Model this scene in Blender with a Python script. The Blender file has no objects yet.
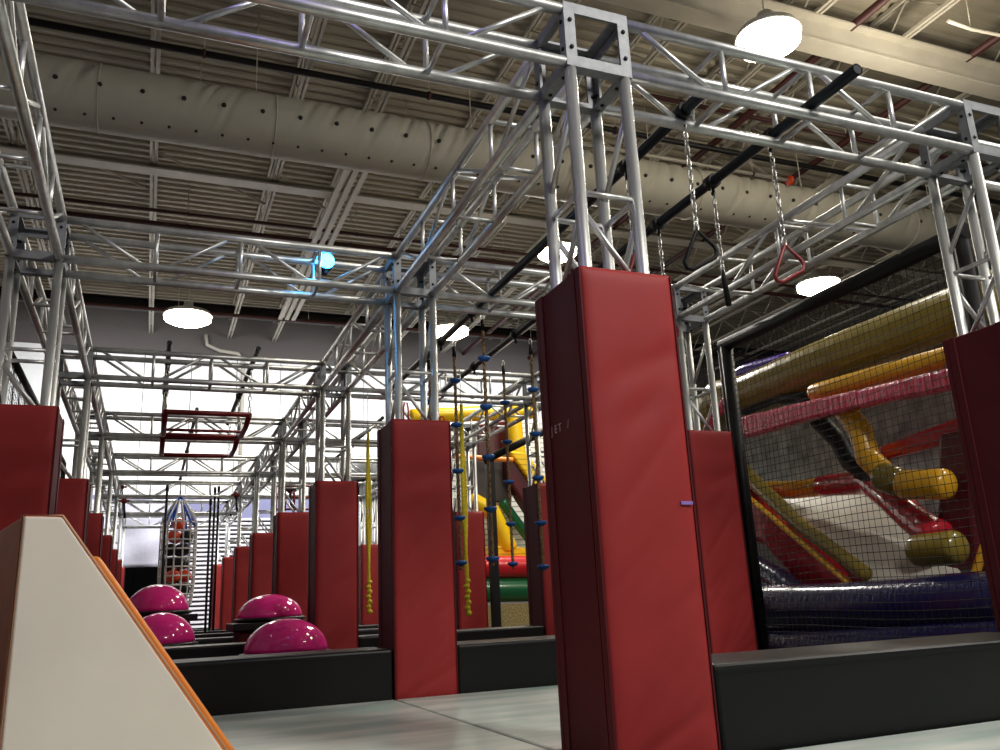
import bpy, bmesh, math, random
from mathutils import Vector, Matrix
random.seed(7)
C = bpy.context.scene.collection
PI = math.pi
V = Vector

# ------------------------------------------------------------------ camera
F, YAW, PITCH, ROLL, CAMH = 843.29, .3953, .2637, -.0479, .559
cy, sy, cp, sp, cr, sr = math.cos(YAW), math.sin(YAW), math.cos(PITCH), math.sin(PITCH), math.cos(ROLL), math.sin(ROLL)
FW = V((sy*cp, cy*cp, sp)); RT = V((cy, -sy, 0)); UP = RT.cross(FW)
R2 = RT*cr + UP*sr; U2 = -RT*sr + UP*cr
CAM = V((0, 0, CAMH))
cd = bpy.data.cameras.new('camera'); co = bpy.data.objects.new('camera', cd); C.objects.link(co)
cd.sensor_width = 36; cd.lens = F*36/1000; cd.clip_start = .05; cd.clip_end = 200
co.matrix_world = Matrix((( R2.x, U2.x, -FW.x, 0), (R2.y, U2.y, -FW.y, 0), (R2.z, U2.z, -FW.z, CAMH), (0, 0, 0, 1)))
bpy.context.scene.camera = co
def at(px, py, X=None, Y=None, Z=None):
    """a point seen in the photo, on a plane of the place"""
    v = R2*((px-500)/F) - U2*((py-375)/F) + FW
    if X is not None: return CAM + v*(X/v.x)
    if Y is not None: return CAM + v*(Y/v.y)
    return CAM + v*((Z-CAMH)/v.z)

# ------------------------------------------------------------------ materials
def lin(c): return tuple((x/255/12.92 if x/255 <= .04045 else ((x/255+.055)/1.055)**2.4) for x in c)
def mat(name, rgb, rough=.6, metal=0., noise=0., nscale=8., bump=0., bscale=30., emit=None, estr=0., coat=0., stretch=None, rgb2=None, bstretch=None, spec=.5):
    m = bpy.data.materials.new(name); m.use_nodes = True
    nt = m.node_tree; b = nt.nodes['Principled BSDF']
    c = lin(rgb); b.inputs['Base Color'].default_value = (*c, 1)
    b.inputs['Roughness'].default_value = rough; b.inputs['Metallic'].default_value = metal
    b.inputs['Coat Weight'].default_value = coat; b.inputs['Specular IOR Level'].default_value = spec
    tc = nt.nodes.new('ShaderNodeTexCoord')
    def mapped(s):
        mp = nt.nodes.new('ShaderNodeMapping'); nt.links.new(tc.outputs['Object'], mp.inputs[0])
        if s: mp.inputs['Scale'].default_value = s
        return mp.outputs[0]
    if noise or rgb2:
        n = nt.nodes.new('ShaderNodeTexNoise'); n.inputs['Scale'].default_value = nscale; n.inputs['Detail'].default_value = 4
        nt.links.new(mapped(stretch), n.inputs['Vector'])
        r = nt.nodes.new('ShaderNodeValToRGB')
        c2 = lin(rgb2) if rgb2 else tuple(min(1, x*(1+noise)) for x in c)
        c1 = c if rgb2 else tuple(x*(1-noise) for x in c)
        r.color_ramp.elements[0].position = .35; r.color_ramp.elements[1].position = .65
        r.color_ramp.elements[0].color = (*c1, 1); r.color_ramp.elements[1].color = (*c2, 1)
        nt.links.new(n.outputs['Fac'], r.inputs[0]); nt.links.new(r.outputs[0], b.inputs['Base Color'])
    if bump:
        n = nt.nodes.new('ShaderNodeTexNoise'); n.inputs['Scale'].default_value = bscale; n.inputs['Detail'].default_value = 3
        nt.links.new(mapped(bstretch), n.inputs['Vector'])
        bp = nt.nodes.new('ShaderNodeBump'); bp.inputs['Strength'].default_value = bump; bp.inputs['Distance'].default_value = .02
        nt.links.new(n.outputs['Fac'], bp.inputs['Height']); nt.links.new(bp.outputs[0], b.inputs['Normal'])
    if emit:
        b.inputs['Emission Color'].default_value = (*lin(emit), 1); b.inputs['Emission Strength'].default_value = estr
    return m
M = dict(
 alu=mat('aluminium', (206,208,206), .4, .8, noise=.12, nscale=14, stretch=(1,1,.3)),
 alu2=mat('brushed_plate', (138,141,144), .62, .6, noise=.1, nscale=25),
 bolt=mat('dark_bolt', (30,30,32), .4, .7),
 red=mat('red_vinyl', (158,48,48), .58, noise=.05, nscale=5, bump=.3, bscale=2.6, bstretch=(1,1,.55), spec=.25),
 red_side=mat('shaded_red_and_maroon_vinyl', (88,30,36), .6, noise=.06, nscale=4, bump=.3, bscale=4, spec=.15),  # red pad sides with their shade put into the colour; also maroon pedestals
 black=mat('black_vinyl', (15,16,16), .4, noise=.1, nscale=5, bump=.1, bscale=6, spec=.35),
 mat_=mat('mat_top', (168,190,182), .34, nscale=1.6, stretch=(.7,2.6,1), rgb2=(226,230,222), bump=.06, bscale=3),
 floor=mat('rubber_floor', (28,28,30), .6, noise=.2, nscale=20),
 wedge=mat('off_white_vinyl', (236,226,212), .5, noise=.04, nscale=3, bump=.18, bscale=3),
 orange=mat('orange_vinyl', (250,150,60), .45, noise=.05, nscale=6),
 brown=mat('burnt_orange_vinyl', (176,92,52), .5, noise=.12, nscale=5, bump=.4, bscale=5),
 piping=mat('tan_piping', (206,150,116), .5), pink=mat('pink_rubber', (240,48,146), .09, coat=.3),
 dome_base=mat('black_plastic', (22,22,24), .35),
 pipe=mat('dark_pipe', (40,46,52), .32, .6),
 pipeb=mat('black_pipe_paint', (16,16,17), .5, spec=.3),
 chain=mat('zinc_chain', (190,190,185), .28, 1.),
 ringb=mat('black_grip', (12,11,11), .6, spec=.25), ringr=mat('dark_red_grip', (120,24,26), .45),
 rope=mat('brown_rope', (74,58,44), .8, nscale=60, rgb2=(150,120,80)),
 disc=mat('blue_disc', (34,92,164), .4), yellow=mat('yellow_webbing', (232,214,36), .7, nscale=60, rgb2=(196,176,30)),
 redpaint=mat('dark_red_steel', (112,22,26), .4, .2),
 net=mat('black_net', (14,14,14), .8),
 duct=mat('duct_fabric', (170,166,152), .7, noise=.05, nscale=2, bump=.55, bscale=2.2, bstretch=(1.6,1,1)),
 ductdot=mat('duct_nozzle', (20,20,20), .7),
 deck=mat('painted_deck', (158,150,132), .6, noise=.08, nscale=.6),
 steel=mat('cream_steel', (186,180,166), .5, noise=.06, nscale=3),
 darksteel=mat('dark_iron_pipe', (26,24,24), .5, .3), oxide=mat('red_oxide_pipe', (66,28,26), .55),
 wall=mat('taupe_wall', (96,90,88), .8, noise=.05, nscale=.4), white=mat('white_sheet_wall', (240,240,238), .6, noise=.02, nscale=.6, bump=.2, bscale=.7),
 lwall=mat('left_wall_paint', (170,166,166), .8, noise=.05, nscale=.5),
 cloth=mat('white_tarp', (196,196,212), .7, bump=.8, bscale=2.4), door=mat('shutter_slats', (208,206,214), .45),
 bluegrey=mat('violet_grey_header', (128,130,168), .6), dark=mat('black_curtain', (7,7,8), .9, spec=0),
 purple=mat('purple_inflatable', (64,36,140), .25, coat=.4), olive=mat('mustard_inflatable', (128,112,42), .28, coat=.4, noise=.07, nscale=3, bump=.4, bscale=7),
 gold=mat('gold_inflatable', (214,160,28), .28, coat=.4, bump=.4, bscale=8), crimson=mat('crimson_inflatable', (196,34,50), .25, coat=.5, bump=.6, bscale=9),
 pinkv=mat('ruched_pink_vinyl', (186,24,46), .25, coat=.4, nscale=9, rgb2=(222,84,120), stretch=(1,5,.3), bump=.8, bscale=16, bstretch=(1,3,.3)),
 navy=mat('navy_inflatable', (26,28,78), .22, coat=.5, bump=.35, bscale=9, bstretch=(1,3,.6)), maroon=mat('maroon_inflatable', (84,20,30), .35),
 slide=mat('pale_slide_vinyl', (206,204,192), .4, noise=.05, nscale=3, bump=.5, bscale=3), mesh=mat('grey_mesh', (186,192,192), .7, nscale=6, rgb2=(124,130,132), bump=.8, bscale=5),
 stripe=mat('yellow_stripe', (236,176,50), .35), green=mat('green_inflatable', (14,92,52), .3, coat=.4), yel=mat('yellow_inflatable', (250,206,20), .3, coat=.3),
 brightred=mat('red_inflatable', (200,24,34), .3, coat=.3), tan=mat('tan_mesh', (170,150,96), .7, nscale=40, rgb2=(110,96,60)), whitev=mat('white_inflatable', (226,228,224), .4),
 darkmesh=mat('dark_brown_mesh', (62,56,52), .8), lamp=mat('lamp_lens', (255,250,235), .3, emit=(255,240,212), estr=28.), bluelamp=mat('blue_lens', (40,160,255), .3, emit=(40,175,255), estr=30),
 lampcase=mat('lamp_casing', (200,200,196), .4, .3), bagnet=mat('white_cord', (226,226,222), .7), bluerope=mat('blue_cord', (24,84,200), .6),
 ballo=mat('orange_ball', (240,84,44), .45), ballk=mat('black_ball', (24,24,28), .4), orangestrap=mat('orange_strap', (214,70,30), .5), label=mat('pale_print', (200,180,186), .6), lilac=mat('lilac_tag', (150,120,200), .5),
 greyhood=mat('grey_hood', (150,156,160), .5),
)
# slatted materials: horizontal wave lines that belong to the surface
def seams(name, rgb, rgb2, axis='Z', scale=30, rough=.35, thin=.12):
    m = mat(name, rgb, rough); nt = m.node_tree; b = nt.nodes['Principled BSDF']
    tc = nt.nodes.new('ShaderNodeTexCoord'); w = nt.nodes.new('ShaderNodeTexWave'); w.bands_direction = axis; w.inputs['Scale'].default_value = scale
    nt.links.new(tc.outputs['Object'], w.inputs[0]); r = nt.nodes.new('ShaderNodeValToRGB')
    r.color_ramp.elements[0].position = 0; r.color_ramp.elements[1].position = thin*2
    r.color_ramp.elements[0].color = (*lin(rgb2), 1); r.color_ramp.elements[1].color = (*lin(rgb), 1)
    nt.links.new(w.outputs['Fac'], r.inputs[0]); nt.links.new(r.outputs[0], b.inputs['Base Color'])
    return m
M['whiteseam'] = seams('white_seamed_vinyl', (226,228,220), (140,144,140), 'Z', 3.2)
M['yelseam'] = seams('yellow_seamed_vinyl', (250,206,20), (200,150,10), 'Z', 3.2)

# ------------------------------------------------------------------ mesh helpers
class MB:
    def __init__(s): s.v = []; s.f = []; s.sm = []
    def add(s, vs, fs, smooth=False):
        o = len(s.v); s.v += [tuple(v) for v in vs]; s.f += [tuple(i+o for i in f) for f in fs]; s.sm += [smooth]*len(fs); return s
    def box(s, lo, hi, mtx=None):
        x0,y0,z0 = lo; x1,y1,z1 = hi
        vs = [V((x,y,z)) for z in (z0,z1) for y in (y0,y1) for x in (x0,x1)]
        if mtx: vs = [mtx @ v for v in vs]
        return s.add(vs, [(0,2,3,1),(4,5,7,6),(0,1,5,4),(2,6,7,3),(0,4,6,2),(1,3,7,5)])
    def prism(s, pts, d):
        n = len(pts); pts = [V(p) for p in pts]; d = V(d)
        nrm = V((0,0,0))
        for i in range(n): nrm += pts[i].cross(pts[(i+1) % n])
        if nrm.dot(d) > 0: pts = pts[::-1]
        vs = pts + [p+d for p in pts]
        return s.add(vs, [tuple(range(n)), tuple(range(2*n-1, n-1, -1))] + [(i, i+n, (i+1) % n+n, (i+1) % n) for i in range(n)])
    def tube(s, pts, r, n=10, closed=False, caps=True):
        pts = [V(p) for p in pts]; k = len(pts)
        rs = r if isinstance(r, (list, tuple)) else [r]*k
        vs = []; up = None
        for i, p in enumerate(pts):
            if closed: t = pts[(i+1) % k] - pts[i-1]
            else: t = pts[min(i+1, k-1)] - pts[max(i-1, 0)]
            t.normalize()
            if up is None: a = V((0,0,1)) if abs(t.z) < .9 else V((1,0,0))
            else: a = up
            b = t.cross(a).normalized(); a = b.cross(t).normalized(); up = a
            for j in range(n):
                th = 2*PI*j/n; vs.append(p + (a*math.cos(th) + b*math.sin(th))*rs[i])
        fs = []
        m = k if closed else k-1
        for i in range(m):
            for j in range(n):
                a0 = i*n+j; a1 = i*n+(j+1) % n; b0 = ((i+1) % k)*n+j; b1 = ((i+1) % k)*n+(j+1) % n
                fs.append((a0, b0, b1, a1))
        s.add(vs, fs, True)
        if caps and not closed:
            o = len(s.v)-len(vs)
            s.f.append(tuple(o+j for j in range(n))); s.f.append(tuple(o+(k-1)*n+j for j in range(n-1, -1, -1))); s.sm += [False]*2
        return s
    def lathe(s, prof, c=(0,0,0), n=24, axis='Z'):
        vs = []; c = V(c)
        for r, z in prof:
            for j in range(n):
                th = 2*PI*j/n
                p = V((r*math.cos(th), r*math.sin(th), z))
                if axis == 'X': p = V((z, p.x, p.y))
                if axis == 'Y': p = V((p.y, z, p.x))
                vs.append(c+p)
        fs = [(i*n+j, i*n+(j+1) % n, (i+1)*n+(j+1) % n, (i+1)*n+j) for i in range(len(prof)-1) for j in range(n)]
        return s.add(vs, fs, True)
    def mesh(s, name):
        me = bpy.data.meshes.new(name); me.from_pydata(s.v, [], s.f); me.update()
        for p, q in zip(me.polygons, s.sm): p.use_smooth = q
        bm = bmesh.new(); bm.from_mesh(me); bmesh.ops.recalc_face_normals(bm, faces=bm.faces); bm.to_mesh(me); bm.free()
        return me
    def obj(s, name, m, parent=None, bevel=0, loc=None, seg=2):
        me = s.mesh(name); me.materials.append(m)
        o = bpy.data.objects.new(name, me); C.objects.link(o); o.parent = parent
        if loc is not None: o.location = loc
        if bevel:
            b = o.modifiers.new('b', 'BEVEL'); b.width = bevel; b.segments = seg; b.limit_method = 'ANGLE'
        return o
def inst(me, name, parent, loc=(0,0,0)):
    o = bpy.data.objects.new(name, me); C.objects.link(o); o.parent = parent; o.location = loc; return o
def tag(o, label, cat, group=None, kind=None):
    o['label'] = label; o['category'] = cat
    if group: o['group'] = group
    if kind: o['kind'] = kind
    return o
def thing(name, label, cat, loc=(0,0,0), group=None):
    o = bpy.data.objects.new(name, None); C.objects.link(o); o.location = loc; o.empty_display_size = .1
    return tag(o, label, cat, group)
def struct(o): o['kind'] = 'structure'; return o
def copy_tree(o, loc, label=None):
    c = o.copy(); C.objects.link(c); c.location = loc
    if label: c['label'] = label
    for ch in list(o.children):
        k = ch.copy(); C.objects.link(k); k.parent = c
        for g in ch.children:
            d = g.copy(); C.objects.link(d); d.parent = k
    return c

# ------------------------------------------------------------------ layout
XL, XM, XR, XE = -.7385, 1.6088, 3.9105, 6.25
YR = [2.7755, 5.4591, 8.2246, 10.8596, 13.6402, 16.36, 19.1, 21.85]
CH = .1275                 # half spacing of chord tubes
ZB = 2.6823                # bottom chord centre
ZC = ZB + CH               # centre of the corner blocks
HB = .1525
YW = 24.3                  # back wall
ZD = 8.9                   # deck
RN = ['nearest', 'second', 'third', 'fourth', 'fifth', 'sixth', 'seventh', 'eighth']
row = lambda i: RN[i] + (' row from the camera' if i else ' row')

# ------------------------------------------------------------------ room
struct(MB().box((-4, -4, -.1), (32, YW+.2, -.0)).obj('floor', M['floor']))
# corrugated deck
b = MB(); y = -3.; prof = []
while y < YW+.1:
    prof += [(y, 0), (y+.03, .05), (y+.11, .05), (y+.14, 0)]; y += .22
n = len(prof)
vs = [V((-4.2, a, ZD+z)) for a, z in prof] + [V((32, a, ZD+z)) for a, z in prof]
b.add(vs, [(i, i+1, n+i+1, n+i) for i in range(n-1)])
b.box((-4.2, -3, ZD+.1), (32, YW+.1, ZD+.16))
struct(b.obj('ceiling', M['deck']))
# back wall: lower sheeted part, upper painted part
ZW = 8.05*1.0+.05
w = struct(MB().box((-4.2, YW, 0), (32, YW+.15, ZD)).obj('wall_back', M['wall']))
lw = struct(MB().box((-4.3, -3, 0), (-4.15, YW, ZD)).obj('wall_left', M['lwall']))
sh = MB()
for i in range(14):
    x0 = -4.1+i*1.22
    sh.box((x0, YW-.06, 3.75), (x0+1.2, YW-.002, 7.75))
struct(sh.obj('trim_1', M['white']))
struct(MB().box((-4.1, YW-.1, 3.1), (12, YW-.005, 3.75)).obj('trim_2', M['bluegrey']))
# roll-up shutter
dr = MB(); z = .05
while z < 3.1:
    dr.prism([(0.95, YW-.05, z), (.95, YW-.15, z+.02), (.95, YW-.13, z+.075), (.95, YW-.05, z+.09)], (4.9, 0, 0)); z += .115
struct(dr.obj('door_1', M['door']))
struct(MB().box((.8, YW-.2, 0), (.94, YW-.005, 3.15)).obj('trim_3', M['bluegrey']))
struct(MB().box((5.86, YW-.2, 0), (6.0, YW-.005, 3.15)).obj('trim_4', M['bluegrey']))
# hanging tarp and black curtain at back left
t = MB(); nx = 30; nz = 14; vs = []
for i in range(nx+1):
    for j in range(nz+1):
        x = -2.4+3.1*i/nx; z = 1.86+1.75*j/nz
        vs.append((x, YW-.18+.05*math.sin(x*5+z*2)+.03*math.sin(z*7-x*3), z))
t.add(vs, [(i*(nz+1)+j, (i+1)*(nz+1)+j, (i+1)*(nz+1)+j+1, i*(nz+1)+j+1) for i in range(nx) for j in range(nz)], True)
o = t.obj('tarp', M['cloth']); o.modifiers.new('s', 'SOLIDIFY').thickness = .01
tag(o, 'wrinkled white tarp hung above the black divider at the far left', 'tarp')
t = MB()
for i in range(12): t.box((-2.6+i*.28, YW-.5+.03*(i % 2), 0), (-2.6+(i+1)*.28, YW-.44+.03*(i % 2), 1.86))
tag(t.obj('divider_panel', M['dark']), 'low black divider panel below the white tarp', 'divider')

# joists (parallel to Y) : each an open web joist
def joist(X, zt, label):
    o = thing('roof_joist', label, 'joist', (X, 0, 0), 'open web roof joists')
    c = MB(); 
    for dx in (-.05, .01): c.box((dx, 3, zt-.06), (dx+.04, YW, zt)); 
    c.obj('top_chord', M['steel'], o)
    c = MB()
    for dx in (-.06, .015): c.box((dx, 3, zt-.62), (dx+.045, YW, zt-.57))
    c.obj('bottom_chord', M['steel'], o)
    w = MB(); y = 3.2; k = 0
    while y < YW-.7:
        w.tube([(0, y, zt-.04 if k % 2 else zt-.6), (0, y+.6, zt-.6 if k % 2 else zt-.04)], .014, 6); y += .6; k += 1
    w.obj('web', M['steel'], o)
    return o
JX = [-2.5, -.34, 1.75, 3.0, 4.86, 6.5, 8.2, 9.85, 12.04, 14.2, 16.3, 18.4, 20.5, 22.6]
JL = ['open web roof joist by the left wall above the left net frame', 'open web joist crossing the fabric duct near its left end', 'open web joist running back above the red hanging frame', 'open web joist just right of the back left high bay lamp',
 'open web joist above the second truss column of the middle row', 'open web joist just left of the nearest high bay lamp', 'open web joist just right of the nearest high bay lamp', 'pale joist seen behind the end of the long black pipe', 'pale joist over the top of the near right truss column',
 'joist passing close to the lamp over the inflatable', 'joist beyond the lamp over the inflatable', 'second joist beyond the lamp over the inflatable', 'third joist beyond the lamp over the inflatable', 'farthest right joist over the inflatable']
for x, l in zip(JX, JL): joist(x, ZD-.01, l)
# girders (parallel to X)
def girder(Y, z, h, label, m='steel'):
    g = MB()
    g.box((-4.1, Y-.14, z), (31, Y+.14, z+.03)); g.box((-4.1, Y-.14, z+h), (31, Y+.14, z+h+.03)); g.box((-4.1, Y-.015, z+.03), (31, Y+.015, z+h))
    return tag(g.obj('steel_girder', M[m]), label, 'girder', 'steel girders')
girder(7.65, 7.82, .43, 'cream steel girder crossing the top right corner above the nearest lamp')
girder(14.6, 8.17, .1, 'cream steel girder just behind the fabric duct')
girder(22.6, 8.35, .25, 'dark girder close to the back wall', 'darksteel')  # dark steel stands in for the shade on its unlit side
def xpipe(Y, z, r, m, label, x0=-4, x1=30, hang=True, name='ceiling_pipe'):
    t = thing(name, label, 'pipe', (0, Y, z), 'pipes under the roof')
    MB().tube([(x0, 0, 0), (x1, 0, 0)], r, 10).obj('pipe', m, t)
    x = x0+1
    while hang and x < x1:
        h = MB().tube([(x, 0, r), (x, 0, ZD-z+.02)], .008, 6); h.obj('hanger_rod', M['steel'], t)
        c = MB().tube([(x-.02, 0, 0), (x+.02, 0, 0)], r*1.35, 10); c.obj('clamp', M['oxide'], t)
        x += 3.3
    return t
xpipe(10.95, 8.2, .05, M['darksteel'], 'black sprinkler pipe crossing in front of the fabric duct')
xpipe(16.0, 8.1, .035, M['oxide'], 'thin dark red pipe behind the fabric duct, nearer of two')
xpipe(16.6, 8.1, .05, M['oxide'], 'dark red pipe behind the fabric duct, farther of two')
xpipe(21.9, 8.15, .05, M['oxide'], 'dark red pipe close to the back wall')
xpipe(12.2, 8.45, .02, M['darksteel'], 'thin black conduit above the fabric duct')
xpipe(12.9, 8.45, .02, M['darksteel'], 'second thin black conduit above the fabric duct')
xpipe(11.05, 7.9, .03, M['steel'], 'thin white pipe with an orange end seen between the chains', 5.5, 10.6, True)
t = MB().lathe([(0,-.05),(.09,-.04),(.1,0),(.05,.05),(0,.06)], (10.66, 11.05, 7.9), 10, 'X'); tag(t.obj('sprinkler_tag', M['orangestrap']), 'small orange tag at the end of the thin white pipe', 'tag')
xpipe(10.2, 8.45, .04, M['oxide'], 'dark red pipe seen above the right end of the duct', 7, 30)
# wavy grey conduit in the top right
t = MB(); t.tube([V((9.5+i*.5, 6.6+.06*math.sin(i*1.3), 7.8+.05*math.sin(i*.9))) for i in range(24)], .025, 8)
for i in (1, 8, 15, 22): t.tube([(9.5+i*.5, 6.6+.06*math.sin(i*1.3), 7.8), (9.5+i*.5, 6.6, ZD+.02)], .006, 6)
tag(t.obj('conduit', M['steel']), 'thin wavy conduit passing the top right corner', 'conduit')
# Y running dark pipe and braces
for (X, z, l) in ((11.2, 8.3, 'red oxide pipe running back above the near right column'), (8.9, 8.3, 'red oxide pipe running back beside the nearest lamp')):
    tag(MB().tube([(X, 4, z), (X, YW, z)], .06, 8).obj('roof_pipe', M['oxide']), l, 'pipe')
for i, (x0, x1, Y, l) in enumerate([(-.34, 1.75, 15.2, 'slanting bridging brace between joists over the left bay'), (1.75, 3.0, 15.2, 'slanting bridging brace left of the twin strips'), (-2.5, -.34, 15.2, 'slanting bridging brace by the left wall'), (4.86, 6.5, 15.2, 'slanting bridging brace above the blue lamp'), (6.5, 8.2, 11.8, 'slanting bridging brace left of the nearest lamp'), (9.85, 12.04, 11.8, 'slanting bridging brace above the right end of the duct')]):
    tag(MB().tube([(x0, Y, ZD+.01), (x1, Y+.4, ZD-.6)], .03, 6).obj('bridging_brace', M['steel']), l, 'brace')
# strip of three parallel white channels
t = thing('channel_strip', 'three parallel white channels running back under the roof behind the duct', 'channel', (2.75, 0, 0))
for k in range(3): MB().box((k*.17, 11.4, 8.0), (k*.17+.1, 21.5, 8.045)).obj('channel', M['steel'], t)
# cable coil
t = MB(); 
for k in range(3): t.tube([V((6.15+.2*math.cos(a*PI/12), 8.0+.03*k, 8.25+.2*math.sin(a*PI/12)+.01*k)) for a in range(24)], .012, 6, closed=True)
t.tube([(6.15, 8.03, 8.45), (6.15, 8.03, ZD)], .006, 6)
tag(t.obj('cable_coil', M['ringb']), 'coil of black cable hung from the roof left of the nearest lamp', 'cable')
# bent conduit on back wall
tag(MB().tube([(1.1, YW-.112, 8.3), (1.15, YW-.112, 8.0), (1.5, YW-.112, 7.85), (2.0, YW-.112, 7.8), (2.15, YW-.112, 7.6), (2.15, YW-.112, 3.8)], .05, 8).obj('conduit', M['steel']), 'bent grey conduit coming down the back wall', 'conduit')

# fabric duct
DY, DZ, DR = 10.75, 7.1, .43
du = thing('fabric_duct', 'big round cream fabric air duct with a row of black nozzles', 'duct', (0, DY, DZ))
b = MB(); rng = random.Random(3); nseg = 900; nr = 36; vs = []
x0, x1 = -4.0, 20.
wr = [(rng.uniform(x0, x1), rng.uniform(.025, .06), rng.uniform(-.2, 1.3), rng.uniform(.004, .014)) for _ in range(170)]
for i in range(nseg+1):
    x = x0+(x1-x0)*i/nseg
    near = [q for q in wr if abs(q[0]-x) < .35]
    for j in range(nr):
        th = 2*PI*j/nr; r = DR
        a = math.atan2(math.sin(th), math.cos(th))
        for q in near:
            r -= q[3]*3.0*math.exp(-((x-q[0]-.18*(a-q[2]))/q[1])**2)*math.exp(-((a-q[2]))**2*1.5)
        vs.append((x, -math.cos(th)*r, math.sin(th)*r))
b.add(vs, [(i*nr+j, i*nr+(j+1) % nr, (i+1)*nr+(j+1) % nr, (i+1)*nr+j) for i in range(nseg) for j in range(nr)], True)
b.obj('sleeve', M['duct'], du)
x = at(54, 88, Y=DY-DR).x-1.98; k = 0
while x < 17:
    c = V((x, -math.cos(-.12)*DR, math.sin(-.12)*DR))
    MB().lathe([(0,-.016),(.028,-.012),(.032,.01)], c, 12, 'Y').obj('nozzle', M['ductdot'], du)
    x += .495
x = -2.4
while x < 12:
    c = V((x, -math.cos(-1.05)*DR, math.sin(-1.05)*DR)); MB().lathe([(0,-.014),(.018,-.01),(.02,.012)], c, 8, 'Y').obj('small_nozzle', M['ductdot'], du)
    x += .33
for x in (-.94, 1.24, 3.42, 5.7, 8.1, 10.5, 12.9):
    MB().tube([V((x, -math.cos(2*PI*j/32)*(DR+.003), math.sin(2*PI*j/32)*(DR+.003))) for j in range(32)], .012, 6, closed=True).obj('seam_band', M['duct'], du)
for x in (-2.2, 1.0, 4.2, 7.4, 10.6, 13.8):
    MB().tube([(x, 0, DR-.02), (x, 0, ZD-DZ+.02)], .008, 6).obj('hanger_rod', M['steel'], du)

# high bay lamps
def lamp(X, Y, z, label, r=.3, power=380, col=(1, .93, .82)):
    t = thing('high_bay_lamp', label, 'lamp', (X, Y, z), 'high bay lamps')
    MB().lathe([(0,.34),(.1,.34),(.12,.2),(r*.9,.08),(r,.0),(r-.02,-.01)], n=28).obj('housing', M['lampcase'], t)
    MB().lathe([(r-.03,.0),(r-.03,-.1),(r*.7,-.17),(0,-.22)], n=28).obj('lens', M['lamp'], t)
    MB().tube([(0,0,.34),(0,0,ZD-z+.02)], .012, 6).obj('rod', M['steel'], t)
    L = bpy.data.lights.new('lamp_light', 'SPOT'); L.energy = power; L.color = col; L.shadow_soft_size = .25; L.spot_size = math.radians(165); L.spot_blend = .6
    lo = bpy.data.objects.new('lamp_light', L); C.objects.link(lo); lo.location = (X, Y, z-.42)
LPH = 7.35
for (px, py, l, r) in ((768, 37, 'big bright high bay lamp nearest the camera at top right', .42), (557, 250, 'bright high bay lamp just left of the tall near red column', .42), (450, 330, 'high bay lamp at the back behind the knotted ropes', .5), (188, 316, 'high bay lamp at the back left above the red hanging frame', .55), (818, 284, 'high bay lamp above the mustard inflatable tube', .5)):
    p = at(px, py, Z=LPH); lamp(p.x, p.y, LPH, l, r, 500)
def area(x, y, z, e, s, col=(1, .95, .88), rot=(0,0,0)):
    L = bpy.data.lights.new('added_light', 'AREA'); L.energy = e; L.size = s; L.color = col
    lo = bpy.data.objects.new('added_light', L); C.objects.link(lo); lo.location = (x, y, z); lo.rotation_euler = rot

# ------------------------------------------------------------------ truss system
def beam(kind, length, name, label, cat, loc, group, bays=4, ends=.045):
    """box truss beam; kind X or Y; loc = centre"""
    key = (kind, round(length, 3)); t = thing(name, label, cat, loc, group)
    ax = V((1,0,0)) if kind == 'X' else V((0,1,0)); cr_ = V((0,1,0)) if kind == 'X' else V((1,0,0)); zz = V((0,0,1))
    h = length/2; c = CH
    if key not in CACHE:
        d = {}
        d['chord'] = MB().tube([-ax*h, ax*h], .0255, 12).mesh('chord')
        d['v'] = MB().tube([-zz*c, zz*c], .0125, 8).mesh('brace')
        d['h'] = MB().tube([-cr_*c, cr_*c], .0125, 8).mesh('brace')
        bl = length/bays; m = .06
        d['d+'] = MB().tube([-ax*(bl/2-m)+zz*c, ax*(bl/2-m)-zz*c], .0125, 8).mesh('brace')
        d['d-'] = MB().tube([-ax*(bl/2-m)-zz*c, ax*(bl/2-m)+zz*c], .0125, 8).mesh('brace')
        d['e+'] = MB().tube([-ax*(bl/2-m)+cr_*c, ax*(bl/2-m)-cr_*c], .0125, 8).mesh('brace')
        for me in d.values(): me.materials.append(M['alu'])
        CACHE[key] = d
    d = CACHE[key]; bl = length/bays
    for s in (-1, 1):
        for q in (-1, 1): inst(d['chord'], 'chord', t, cr_*c*s + zz*c*q)
    for s in (-1, 1):
        for k in range(1, bays): inst(d['v'], 'brace', t, ax*(-h+k*bl) + cr_*c*s)
        for k in range(bays): inst(d['d+'] if k % 2 == 0 else d['d-'], 'brace', t, ax*(-h+(k+.5)*bl) + cr_*c*s)
    for k in range(1, bays): inst(d['h'], 'brace', t, ax*(-h+k*bl) - zz*c)
    for k in range(1, bays): inst(d['h'], 'brace', t, ax*(-h+k*bl) + zz*c)
    return t
CACHE = {}
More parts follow.
